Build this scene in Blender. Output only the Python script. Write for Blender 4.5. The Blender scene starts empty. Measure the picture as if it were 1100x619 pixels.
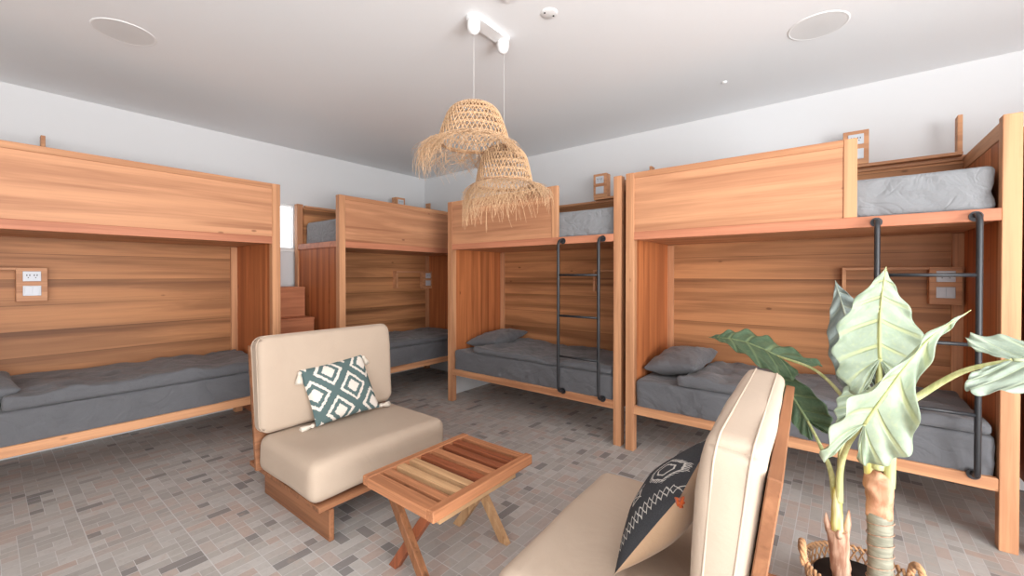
import bpy, bmesh, math, random
from mathutils import Vector, Matrix, noise
random.seed(7)
C = bpy.context.scene
COL = C.collection
R = math.radians
PI = math.pi

# ------------------------------------------------------------------ camera
cam_d = bpy.data.cameras.new('camera')
cam_d.sensor_width = 36.0
cam_d.lens = 447.41 / 1100 * 36.0
cam_d.shift_y = -(309.5 - 299.5) / 1100
cam_d.clip_start = 0.02
cam = bpy.data.objects.new('camera', cam_d)
COL.objects.link(cam)
cam.location = (0, 0, 1.40)
cam.rotation_euler = (R(90 - 0.508), 0, R(38.145))
C.camera = cam

# ------------------------------------------------------------------ light
wd = bpy.data.worlds.new('world')
C.world = wd
wd.use_nodes = True
wd.node_tree.nodes['Background'].inputs[0].default_value = (0.95, 0.98, 1.0, 1)
wd.node_tree.nodes['Background'].inputs[1].default_value = 2.5

def area(name, loc, rot, sx, sy, power, col=(1, 1, 1)):
    l = bpy.data.lights.new(name, 'AREA')
    l.shape = 'RECTANGLE'
    l.size = sx
    l.size_y = sy
    l.energy = power
    l.color = col
    o = bpy.data.objects.new(name, l)
    COL.objects.link(o)
    o.location = loc
    o.rotation_euler = rot
    return o
# daylight through the wide glazed openings behind and to the right of the camera
area('daylight_right', (2.92, -0.10, 1.30), (0, R(90 + 22), 0), 2.1, 3.0, 275, (0.98, 0.99, 1.0))
area('daylight_front', (1.3, -2.72, 1.30), (R(90 + 14), 0, 0), 2.0, 2.1, 78, (0.975, 0.985, 1.0))

C.view_settings.view_transform = 'Standard'
C.view_settings.look = 'None'
C.view_settings.gamma = 1.0
C.view_settings.use_curve_mapping = False
C.view_settings.exposure = 0.10

# ------------------------------------------------------------------ materials
def s2l(r, g, b):
    f = lambda c: (c / 255 / 12.92) if c / 255 <= 0.04045 else ((c / 255 + 0.055) / 1.055) ** 2.4
    return (f(r), f(g), f(b), 1)

class NT:
    def __init__(s, name, rough=0.6, spec=0.3):
        s.m = bpy.data.materials.new(name)
        s.m.use_nodes = True
        s.t = s.m.node_tree
        s.b = s.t.nodes['Principled BSDF']
        s.b.inputs['Roughness'].default_value = rough
        s.b.inputs['Specular IOR Level'].default_value = spec
    def n(s, typ, **kw):
        o = s.t.nodes.new(typ)
        for k, v in kw.items():
            setattr(o, k, v)
        return o
    def L(s, a, b):
        s.t.links.new(a, b)
    def val(s, sock, v):
        if hasattr(v, 'is_linked') or isinstance(v, bpy.types.NodeSocket):
            s.L(v, sock)
        else:
            sock.default_value = v
    def math(s, op, a, b=0.0, c=None, clamp=False):
        o = s.n('ShaderNodeMath', operation=op, use_clamp=clamp)
        s.val(o.inputs[0], a)
        s.val(o.inputs[1], b)
        if c is not None:
            s.val(o.inputs[2], c)
        return o.outputs[0]
    def mix(s, f, a, b, mode='MIX'):
        o = s.n('ShaderNodeMix', data_type='RGBA', blend_type=mode)
        s.val(o.inputs[0], f)
        s.val(o.inputs[6], a)
        s.val(o.inputs[7], b)
        return o.outputs[2]
    def smooth(s, v, a, b):
        o = s.n('ShaderNodeMapRange', interpolation_type='SMOOTHSTEP')
        s.val(o.inputs[0], v)
        o.inputs[1].default_value = a
        o.inputs[2].default_value = b
        return o.outputs[0]
    def noise(s, vec, scale, detail=3, rough=0.5, dist=0.0):
        o = s.n('ShaderNodeTexNoise')
        s.L(vec, o.inputs['Vector'])
        o.inputs['Scale'].default_value = scale
        o.inputs['Detail'].default_value = detail
        o.inputs['Roughness'].default_value = rough
        o.inputs['Distortion'].default_value = dist
        return o.outputs[0]
    def mapping(s, vec, scale, loc=(0, 0, 0)):
        o = s.n('ShaderNodeMapping')
        s.L(vec, o.inputs[0])
        o.inputs['Scale'].default_value = scale
        o.inputs['Location'].default_value = loc
        return o.outputs[0]
    def bump(s, h, strength, dist=0.01):
        o = s.n('ShaderNodeBump')
        o.inputs['Strength'].default_value = strength
        o.inputs['Distance'].default_value = dist
        s.L(h, o.inputs['Height'])
        s.L(o.outputs[0], s.b.inputs['Normal'])

def wood(name, axis, light, dark, plank=None, pk_axis=None, streak=0.5, rough=0.5, tone=0.5, fs=1.0):
    """grain along axis (0,1,2) of the object's own space; optional boards of width plank across pk_axis"""
    k = NT(name, rough, 0.25)
    tc = k.n('ShaderNodeTexCoord')
    oi = k.n('ShaderNodeObjectInfo')
    off = k.n('ShaderNodeCombineXYZ')
    r = k.math('MULTIPLY', oi.outputs['Random'], 31.7)
    for i in range(3):
        k.L(r, off.inputs[i])
    base = tc.outputs['Object']
    if plank:
        sep = k.n('ShaderNodeSeparateXYZ')
        k.L(base, sep.inputs[0])
        q = k.math('DIVIDE', sep.outputs[pk_axis], plank)
        cell = k.math('FLOOR', q)
        fr = k.math('FRACT', q)
        wn = k.n('ShaderNodeTexWhiteNoise', noise_dimensions='1D')
        k.L(k.math('ADD', cell, k.math('MULTIPLY', oi.outputs['Random'], 50.0)), wn.inputs['W'])
        sh = k.n('ShaderNodeCombineXYZ')
        for i in range(3):
            k.L(k.math('MULTIPLY', wn.outputs[0], 17.0), sh.inputs[i])
        a = k.n('ShaderNodeVectorMath', operation='ADD')
        k.L(off.outputs[0], a.inputs[0])
        k.L(sh.outputs[0], a.inputs[1])
        offs = a.outputs[0]
    else:
        offs = off.outputs[0]
    ad = k.n('ShaderNodeVectorMath', operation='ADD')
    k.L(base, ad.inputs[0])
    k.L(offs, ad.inputs[1])
    v = ad.outputs[0]
    sc = [9.0 * fs] * 3
    sc[axis] = 0.5 * fs ** 0.7
    n1 = k.noise(k.mapping(v, sc), 1.0, 5, 0.55, 0.7)
    sc2 = [90.0] * 3
    sc2[axis] = 2.2
    n2 = k.noise(k.mapping(v, sc2), 1.0, 3, 0.6, 0.3)
    sc3 = [16.0 * fs] * 3
    sc3[axis] = 0.3 * fs ** 0.7
    n3 = k.noise(k.mapping(v, sc3), 1.0, 2, 0.5, 0.5)
    f = k.smooth(n1, 0.36, 0.62)
    col = k.mix(f, light, k.mix(0.42, light, dark))
    st = k.math('MULTIPLY', k.smooth(n3, 0.56, 0.74), streak)
    col = k.mix(st, col, dark)
    g = k.math('MULTIPLY', k.smooth(n2, 0.45, 0.75), 0.16)
    col = k.mix(g, col, dark)
    vo = k.n('ShaderNodeTexVoronoi')
    sk = [5.5] * 3
    sk[axis] = 2.6
    k.L(k.mapping(v, sk), vo.inputs['Vector'])
    vo.inputs['Scale'].default_value = 1.0
    kn = k.math('SUBTRACT', 1.0, k.smooth(vo.outputs['Distance'], 0.03, 0.075))
    col = k.mix(k.math('MULTIPLY', kn, 0.55), col, (dark[0] * 0.45, dark[1] * 0.4, dark[2] * 0.4, 1))
    h = n2
    if plank:
        tn = k.math('MULTIPLY', k.math('SUBTRACT', wn.outputs[0], 0.5), tone)
        hs = k.n('ShaderNodeHueSaturation')
        k.L(col, hs.inputs['Color'])
        k.L(k.math('ADD', 1.0, tn), hs.inputs['Value'])
        col = hs.outputs[0]
        e = k.math('ABSOLUTE', k.math('SUBTRACT', fr, 0.5))
        seam = k.smooth(e, 0.485, 0.498)
        # dark streak plus soft shading painted along one side of every board
        hb = k.smooth(k.math('ADD', fr, k.math('MULTIPLY', k.math('SUBTRACT', n1, 0.5), 0.9)), 0.40, 1.0)
        hw = k.n('ShaderNodeTexWhiteNoise', noise_dimensions='1D')
        k.L(k.math('ADD', cell, k.math('MULTIPLY', oi.outputs['Random'], 91.0)), hw.inputs['W'])
        hbs = k.math('MULTIPLY', hb, k.math('MULTIPLY_ADD', hw.outputs[0], 0.55, 0.12))
        hbs = k.math('MULTIPLY', hbs, k.smooth(n3, 0.3, 0.6))
        col = k.mix(hbs, col, dark)
        col = k.mix(k.math('MULTIPLY', seam, 0.6), col, (dark[0] * 0.4, dark[1] * 0.35, dark[2] * 0.35, 1))
    k.L(col, k.b.inputs['Base Color'])
    k.bump(h, 0.12, 0.004)
    return k.m

WL = s2l(212, 157, 116)
WD = s2l(142, 86, 58)
def woods(name, light, dark, streak=0.45, fs=1.6):
    return [wood(name + '_grain_' + 'xyz'[i], i, light, dark, streak=streak, fs=fs) for i in range(3)]
BED = woods('larch', WL, WD)
BEDR = wood('reddish_larch', 0, s2l(204, 136, 104), s2l(140, 80, 56), streak=0.4)
GUARD = wood('guard_board', 0, s2l(212, 155, 116), s2l(136, 82, 56), streak=0.6)
BACK = wood('horizontal_boards', 0, s2l(194, 136, 92), s2l(88, 52, 33), 0.195, 2, streak=0.3, tone=0.10)
END = wood('vertical_boards', 2, s2l(202, 124, 76), s2l(122, 62, 35), 0.125, 1, streak=0.32, tone=0.14)
STAIRW = woods('stair_wood', s2l(200, 132, 96), s2l(138, 78, 52))
CHW = woods('chair_acacia', s2l(160, 110, 78), s2l(94, 57, 37), 0.6, 2.0)

def plain(name, col, rough=0.6, spec=0.3, metal=0.0):
    k = NT(name, rough, spec)
    k.b.inputs['Base Color'].default_value = col
    k.b.inputs['Metallic'].default_value = metal
    tc = k.n('ShaderNodeTexCoord')
    n = k.noise(tc.outputs['Object'], 60, 3)
    k.L(k.mix(k.math('MULTIPLY', n, 0.12), col, (col[0] * 0.8, col[1] * 0.8, col[2] * 0.8, 1)), k.b.inputs['Base Color'])
    return k.m

def plaster(name, col):
    k = NT(name, 0.85, 0.15)
    tc = k.n('ShaderNodeTexCoord')
    n = k.noise(tc.outputs['Object'], 1.3, 3)
    k.L(k.mix(k.math('MULTIPLY', n, 0.10), col, (col[0] * 0.93, col[1] * 0.93, col[2] * 0.93, 1)), k.b.inputs['Base Color'])
    k.bump(k.noise(tc.outputs['Object'], 45, 4), 0.05, 0.004)
    return k.m

def fabric(name, col, col2, weave=500, wr=0.25, wscale=5.0, rough=0.85, sheen=0.2, crease=0.0):
    k = NT(name, rough, 0.15)
    tc = k.n('ShaderNodeTexCoord')
    oi = k.n('ShaderNodeObjectInfo')
    ad = k.n('ShaderNodeVectorMath', operation='ADD')
    cb = k.n('ShaderNodeCombineXYZ')
    k.L(k.math('MULTIPLY', oi.outputs['Random'], 23.0), cb.inputs[0])
    k.L(k.math('MULTIPLY', oi.outputs['Random'], 11.0), cb.inputs[1])
    k.L(tc.outputs['Object'], ad.inputs[0])
    k.L(cb.outputs[0], ad.inputs[1])
    v = ad.outputs[0]
    n = k.noise(v, wscale, 4, 0.55, 1.4)
    f = k.noise(v, weave, 2)
    k.L(k.mix(k.math('ADD', k.math('MULTIPLY', n, 0.5), k.math('MULTIPLY', f, 0.5)), col, col2), k.b.inputs['Base Color'])
    k.b.inputs['Sheen Weight'].default_value = sheen
    cz = k.math('ABSOLUTE', k.math('SUBTRACT', k.noise(k.mapping(v, (0.8, 1.0, 1.3)), wscale * 1.1, 1, 0.4, 1.0), 0.5))
    h = k.math('ADD', k.math('ADD', n, k.math('MULTIPLY', f, 0.04)), k.math('MULTIPLY', k.smooth(cz, 0.0, 0.06), crease))
    k.bump(h, wr, 0.05)
    return k.m

M_WALL = plaster('white_wall_paint', (0.72, 0.72, 0.725, 1))
M_CEIL = plaster('white_ceiling_paint', (0.87, 0.882, 0.895, 1))
M_TRIM = plain('white_trim_paint', (0.8, 0.8, 0.8, 1), 0.5)
M_SHEET = fabric('shaded_grey_cotton', s2l(90, 90, 93), s2l(108, 108, 111), wr=0.45, wscale=3.5, sheen=0.2, rough=0.7, crease=0.06)  # one grey bedding cotton, colour darkened for the shade in the lower bunks
M_SHEETU = fabric('lit_grey_cotton', s2l(128, 129, 131), s2l(146, 147, 149), wr=0.5, wscale=5.0, sheen=0.15, crease=0.10)  # same cotton, colour lightened for the light falling on the upper bunks
M_LINEN = fabric('sand_linen', s2l(194, 175, 156), s2l(178, 158, 140), wr=0.12, wscale=3.0, sheen=0.05)
M_PIPE = fabric('sand_piping', s2l(214, 196, 176), s2l(196, 176, 154), wr=0.05)
M_BLACK = plain('black_steel', (0.022, 0.023, 0.026, 1), 0.42, 0.5)
M_PLATE = plain('white_plastic', (0.60, 0.62, 0.66, 1), 0.35, 0.5)
M_HOLE = plain('socket_hole', (0.02, 0.02, 0.02, 1), 0.6)
M_WHITE = plain('white_enamel', (0.86, 0.86, 0.86, 1), 0.4, 0.4)

# ------------------------------------------------------------------ mesh builders
class MB:
    def __init__(s):
        s.bm = bmesh.new()
        s.uv = None
    def box(s, x0, x1, y0, y1, z0, z1, bev=0.0025, mat=None):
        r = bmesh.ops.create_cube(s.bm, size=1.0)
        vs = r['verts']
        for v in vs:
            v.co = Vector((x0 if v.co.x < 0 else x1, y0 if v.co.y < 0 else y1, z0 if v.co.z < 0 else z1))
        if mat is not None:
            for v in vs:
                v.co = mat @ v.co
        if bev:
            es = list({e for v in vs for e in v.link_edges})
            bmesh.ops.bevel(s.bm, geom=es, offset=bev, segments=1, affect='EDGES')
        return s
    def beam(s, a, b, w, t, up=(0, 0, 1), bev=0.002):
        """bar from a to b, width w in the plane of up, thickness t across it"""
        a, b = Vector(a), Vector(b)
        d = (b - a)
        L = d.length
        d.normalize()
        side = d.cross(Vector(up)).normalized()
        u2 = side.cross(d)
        m = Matrix((( d.x, side.x, u2.x, a.x), (d.y, side.y, u2.y, a.y), (d.z, side.z, u2.z, a.z), (0, 0, 0, 1)))
        return s.box(0, L, -t / 2, t / 2, -w / 2, w / 2, bev, m)
    def tube(s, pts, rad, n=10, caps=True):
        pts = [Vector(p) for p in pts]
        rads = rad if isinstance(rad, (list, tuple)) else [rad] * len(pts)
        rings = []
        t0 = (pts[1] - pts[0]).normalized()
        ref = Vector((0, 0, 1)) if abs(t0.z) < 0.9 else Vector((1, 0, 0))
        nrm = t0.cross(ref).normalized()
        for i, p in enumerate(pts):
            if i == 0:
                t = pts[1] - pts[0]
            elif i == len(pts) - 1:
                t = pts[-1] - pts[-2]
            else:
                t = pts[i + 1] - pts[i - 1]
            t = t.normalized() if t.length > 1e-9 else t0
            nrm = (nrm - t * nrm.dot(t))
            nrm = nrm.normalized() if nrm.length > 1e-6 else t.orthogonal().normalized()
            bn = t.cross(nrm)
            rings.append([s.bm.verts.new(p + (nrm * math.cos(2 * PI * j / n) + bn * math.sin(2 * PI * j / n)) * rads[i]) for j in range(n)])
        for a, b in zip(rings, rings[1:]):
            for j in range(n):
                f = s.bm.faces.new((a[j], a[(j + 1) % n], b[(j + 1) % n], b[j]))
                f.smooth = True
        if caps:
            s.bm.faces.new(rings[0][::-1])
            s.bm.faces.new(rings[-1])
        return s
    def lathe(s, prof, n=32, center=(0, 0, 0), cap0=False, cap1=False):
        c = Vector(center)
        rings = []
        for r, z in prof:
            rings.append([s.bm.verts.new(c + Vector((r * math.cos(2 * PI * j / n), r * math.sin(2 * PI * j / n), z))) for j in range(n)])
        for a, b in zip(rings, rings[1:]):
            for j in range(n):
                f = s.bm.faces.new((a[j], a[(j + 1) % n], b[(j + 1) % n], b[j]))
                f.smooth = True
        if cap0:
            s.bm.faces.new(rings[0][::-1])
        if cap1:
            s.bm.faces.new(rings[-1])
        return s
    def grid(s, fn, nu, nv, uvs=False, smooth=True):
        """fn(u,v)->Vector on [0,1]^2"""
        if uvs and s.uv is None:
            s.uv = s.bm.loops.layers.uv.new('UVMap')
        vs = [[s.bm.verts.new(fn(i / nu, j / nv)) for j in range(nv + 1)] for i in range(nu + 1)]
        for i in range(nu):
            for j in range(nv):
                q = (vs[i][j], vs[i + 1][j], vs[i + 1][j + 1], vs[i][j + 1])
                f = s.bm.faces.new(q)
                f.smooth = smooth
                if uvs:
                    for l, (a, b) in zip(f.loops, ((i, j), (i + 1, j), (i + 1, j + 1), (i, j + 1))):
                        l[s.uv].uv = (a / nu, b / nv)
        return s
    def soft(s, lo, hi, r, step=0.04, fn=None):
        """rounded soft box between lo and hi; fn(p, n) -> displaced p"""
        lo, hi = Vector(lo), Vector(hi)
        cs = []
        for a in range(3):
            L = hi[a] - lo[a]
            rr = min(r, L / 2 - 1e-4)
            m = max(1, int((L - 2 * rr) / step))
            q = [lo[a] + rr * (1 - math.cos(PI / 2 * i / 4)) for i in range(4)]
            mid = [lo[a] + rr + (L - 2 * rr) * i / m for i in range(m + 1)]
            cs.append(q + mid + [hi[a] - rr * (1 - math.cos(PI / 2 * i / 4)) for i in (3, 2, 1, 0)])
        cache = {}
        def vert(p):
            key = tuple(round(c, 5) for c in p)
            if key in cache:
                return cache[key]
            p = Vector(p)
            inner = Vector([min(max(p[a], lo[a] + min(r, (hi[a] - lo[a]) / 2 - 1e-4)), hi[a] - min(r, (hi[a] - lo[a]) / 2 - 1e-4)) for a in range(3)])
            d = p - inner
            n = d.normalized() if d.length > 1e-9 else Vector((0, 0, 1))
            q = inner + n * r if d.length > 1e-9 else p
            q = Vector([min(max(q[a], lo[a]), hi[a]) for a in range(3)])
            if fn:
                q = fn(q, n)
            v = s.bm.verts.new(q)
            cache[key] = v
            return v
        for ax in range(3):
            b, c = (ax + 1) % 3, (ax + 2) % 3
            for side, val in ((0, lo[ax]), (1, hi[ax])):
                for i in range(len(cs[b]) - 1):
                    for j in range(len(cs[c]) - 1):
                        q = []
                        for (di, dj) in ((0, 0), (1, 0), (1, 1), (0, 1)):
                            p = [0, 0, 0]
                            p[ax] = val
                            p[b] = cs[b][i + di]
                            p[c] = cs[c][j + dj]
                            v = vert(p)
                            if v not in q:
                                q.append(v)
                        if len(q) < 3:
                            continue
                        if not side:
                            q = q[::-1]
                        try:
                            f = s.bm.faces.new(q)
                            f.smooth = True
                        except ValueError:
                            pass
        return s
    def build(s, name, mat, parent=None, smooth=False, mods=None):
        me = bpy.data.meshes.new(name)
        s.bm.to_mesh(me)
        s.bm.free()
        me.materials.append(mat)
        o = bpy.data.objects.new(name, me)
        COL.objects.link(o)
        if parent is not None:
            o.parent = parent
        return o

def thing(name, label, cat, loc=(0, 0, 0), rz=0.0, group=None):
    o = bpy.data.objects.new(name, None)
    o.empty_display_size = 0.1
    COL.objects.link(o)
    o.location = loc
    o.rotation_euler = (0, 0, rz)
    o['label'] = label
    o['category'] = cat
    if group:
        o['group'] = group
    return o
def tag(o, label, cat, group=None):
    o['label'] = label
    o['category'] = cat
    if group:
        o['group'] = group
    return o
def struct(name, mb, mat):
    o = mb.build(name, mat)
    o['kind'] = 'structure'
    return o
def nz(p, sc, seed=0.0):
    return noise.noise(Vector((p[0] * sc + seed, p[1] * sc + seed * 1.7, p[2] * sc - seed)))

# ------------------------------------------------------------------ room shell
XW, YW, ZC = -4.965, 4.17, 2.855
XR, YF = 2.95, -2.75
T = 0.16
# floor: mosaic of small stone pieces laid in square sheets
def mosaic():
    k = NT('stone_mosaic', 0.62, 0.3)
    at = k.n('ShaderNodeAttribute', attribute_name='tile')
    tc = k.n('ShaderNodeTexCoord')
    r = k.n('ShaderNodeValToRGB')
    cr = r.color_ramp
    cr.elements[0].position = 0.0
    cr.elements[0].color = s2l(138, 134, 132)
    cr.elements[1].position = 1.0
    cr.elements[1].color = s2l(193, 188, 183)
    for p, c in ((0.055, (143, 137, 133)), (0.07, (168, 162, 157)), (0.45, (181, 176, 170)), (0.62, (185, 171, 163)), (0.72, (184, 165, 154)), (0.75, (183, 179, 174))):
        e = cr.elements.new(p)
        e.color = s2l(*c)
    k.L(at.outputs['Fac'], r.inputs[0])
    ofs = k.n('ShaderNodeVectorMath', operation='SCALE')
    cmb = k.n('ShaderNodeCombineXYZ')
    for i in range(3):
        k.L(k.math('MULTIPLY', at.outputs['Fac'], 37.0), cmb.inputs[i])
    ad = k.n('ShaderNodeVectorMath', operation='ADD')
    k.L(tc.outputs['Object'], ad.inputs[0])
    k.L(cmb.outputs[0], ad.inputs[1])
    v = k.mapping(ad.outputs[0], (1.0, 1.0, 1.0))
    n1 = k.noise(v, 22, 5, 0.65, 1.5)
    n2 = k.noise(v, 9, 3, 0.5, 1.0)
    col = k.mix(k.math('MULTIPLY', k.smooth(n1, 0.42, 0.75), 0.22), r.outputs[0], s2l(132, 124, 120))
    col = k.mix(k.math('MULTIPLY', k.smooth(n2, 0.55, 0.75), 0.4), col, s2l(196, 172, 156))
    k.L(col, k.b.inputs['Base Color'])
    k.bump(n1, 0.12, 0.004)
    return k.m
mb = MB()
lay = mb.bm.loops.layers.float_color.new('tile')
U = 0.0575
SH = 0.345
x0, y0 = -5.0 - 0.015, -2.80 - 0.315
nx, ny = int((XR + 5.1) / SH) + 1, int((YW + 3.2) / SH) + 1
rnd = random.Random(3)
for si in range(nx):
    for sj in range(ny):
        occ = [[False] * 6 for _ in range(6)]
        for i in range(6):
            for j in range(6):
                if occ[i][j]:
                    continue
                w, h = rnd.choice(((1, 1), (1, 1), (1, 1), (1, 2), (1, 2), (1, 2), (2, 1), (1, 3)))
                while i + w > 6 or (w == 2 and any(occ[i + 1][q] for q in range(j, min(6, j + h)))):
                    w = 1
                    if i + w <= 6:
                        break
                h = min(h, 6 - j)
                hh = 1
                while hh < h and not any(occ[a][j + hh] for a in range(i, i + w)):
                    hh += 1
                h = hh
                for a in range(i, i + w):
                    for b in range(j, j + h):
                        occ[a][b] = True
                g = 0.0013
                gx0 = 0.0030 if i == 0 else g
                gy0 = 0.0030 if j == 0 else g
                X0 = x0 + si * SH + i * U + gx0
                X1 = x0 + si * SH + (i + w) * U - g
                Y0 = y0 + sj * SH + j * U + gy0
                Y1 = y0 + sj * SH + (j + h) * U - g
                vs = [mb.bm.verts.new((a, b, 0.0)) for a, b in ((X0, Y0), (X1, Y0), (X1, Y1), (X0, Y1))]
                f = mb.bm.faces.new(vs)
                t = rnd.random()
                for l in f.loops:
                    l[lay] = (t, t, t, 1)
fl = mb.build('floor', mosaic())
fl['kind'] = 'structure'
fl.data.materials.append(plain('pale_grout', s2l(206, 204, 202), 0.9))
bm = bmesh.new()
bm.from_mesh(fl.data)
vs = [bm.verts.new(p) for p in ((x0, y0, -0.0007), (XR + T, y0, -0.0007), (XR + T, YW + T, -0.0007), (x0, YW + T, -0.0007))]
f = bm.faces.new(vs)
f.material_index = 1
r = bmesh.ops.extrude_face_region(bm, geom=[bm.faces.new([bm.verts.new(v.co - Vector((0, 0, 0.01))) for v in vs])])
for v in [g for g in r['geom'] if isinstance(g, bmesh.types.BMVert)]:
    v.co.z = -0.1
for ff in bm.faces:
    if len(ff.verts) == 4 and any(v.co.z < -0.01 for v in ff.verts):
        ff.material_index = 1
bm.to_mesh(fl.data)
bm.free()

struct('ceiling', MB().box(XW - T, XR + T, YF - T, YW + T, ZC, ZC + 0.12, 0), M_CEIL)
# left wall with the small window between the two left bunks
WY0, WY1, WZ0, WZ1 = 1.62, 2.27, 1.695, 2.215
w = MB()
w.box(XW - T, XW, YF - T, WY0, -0.1, ZC, 0)
w.box(XW - T, XW, WY1, YW + T, -0.1, ZC, 0)
w.box(XW - T, XW, WY0, WY1, -0.1, WZ0, 0)
w.box(XW - T, XW, WY0, WY1, WZ1, ZC, 0)
struct('wall_left', w, M_WALL)
struct('wall_back', MB().box(XW, XR + T, YW, YW + T, -0.1, ZC, 0), M_WALL)
# right and near walls with their wide glazed openings
w = MB()
w.box(XR, XR + T, YF - T, -1.7, -0.1, ZC, 0)
w.box(XR, XR + T, 1.5, YW, -0.1, ZC, 0)
w.box(XR, XR + T, -1.7, 1.5, 2.5, ZC, 0)
w.box(XR, XR + T, -1.7, 1.5, -0.1, 0.2, 0)
struct('wall_right', w, M_WALL)
w = MB()
w.box(XW, 0.2, YF - T, YF, -0.1, ZC, 0)
w.box(2.4, XR, YF - T, YF, -0.1, ZC, 0)
w.box(0.2, 2.4, YF - T, YF, 2.5, ZC, 0)
w.box(0.2, 2.4, YF - T, YF, -0.1, 0.2, 0)
struct('wall_front', w, plaster('low_bounce_wall_paint', (0.50, 0.44, 0.40, 1)))  # wall out of view, tone darkened to cut light bounced into the bunks
# window frame with sill and pane
w = MB()
fw = 0.022
for a in ((WY0, WY0 + fw, WZ0, WZ1), (WY1 - fw, WY1, WZ0, WZ1), (WY0 + fw, WY1 - fw, WZ0, WZ0 + fw), (WY0 + fw, WY1 - fw, WZ1 - fw, WZ1)):
    w.box(XW - 0.11, XW - 0.05, a[0], a[1], a[2], a[3], 0.001)
win = struct('window_1', w, M_TRIM)
MB().box(XW - 0.05, XW + 0.022, WY0 - 0.0, WY1, WZ0 - 0.03, WZ0, 0.002).build('window_sill', M_TRIM, win)
gl = NT('window_glass', 0.0, 0.5)
gl.b.inputs['Transmission Weight'].default_value = 1.0
gl.b.inputs['IOR'].default_value = 1.0
gl.b.inputs['Base Color'].default_value = (1, 1, 1, 1)
MB().box(XW - 0.085, XW - 0.08, WY0 + fw, WY1 - fw, WZ0 + fw, WZ1 - fw, 0).build('pane', gl.m, win)
# white boarded-in corner below the far end of the middle bunk
struct('trim_1', MB().box(-3.60, -3.545, 3.44, YW, 0.0, 0.28, 0.001), M_WALL)

# ------------------------------------------------------------------ bunk beds
P = 0.068
D = 0.965
ZT, ZRB, ZRT, ZDB, ZDT = 2.208, 0.296, 0.362, 1.677, 1.740

def socket_box(par, x0, x1, y0, y1, z0, z1):
    """wooden box with a socket outlet above a light switch on its front"""
    b = MB().box(x0, x1, y0, y1, z0, z1, 0.002).build('socket_box', BED[0], par)
    cx = (x0 + x1) / 2
    for k, (za, nm) in enumerate(((z1 - 0.105, 'socket_outlet'), (z1 - 0.212, 'light_switch'))):
        m = MB()
        m.box(cx - 0.045, cx + 0.045, y0 - 0.008, y0 - 0.0003, za + 0.004, za + 0.078, 0.002)
        if nm == 'light_switch':
            m.box(cx - 0.036, cx - 0.001, y0 - 0.012, y0 - 0.007, za + 0.012, za + 0.073, 0.001)
            m.box(cx + 0.001, cx + 0.036, y0 - 0.012, y0 - 0.007, za + 0.012, za + 0.073, 0.001)
        o = m.build(nm, M_PLATE, b)
        o['label'] = 'white wall plate'
        if nm == 'socket_outlet':
            o.data.materials.append(M_HOLE)
            bm = bmesh.new()
            bm.from_mesh(o.data)
            for sx in (-0.018, 0.018):
                for px, pz, hw, hh in ((-0.007, 0.006, 0.0025, 0.006), (0.007, 0.006, 0.0025, 0.006), (0, -0.012, 0.003, 0.003)):
                    c = (cx + sx + px, y0 - 0.0084, za + 0.043 + pz)
                    f = bm.faces.new([bm.verts.new((c[0] + a, c[1], c[2] + e)) for a, e in ((-hw, -hh), (hw, -hh), (hw, hh), (-hw, hh))])
                    f.material_index = 1
            bm.to_mesh(o.data)
            bm.free()
    return b

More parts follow.
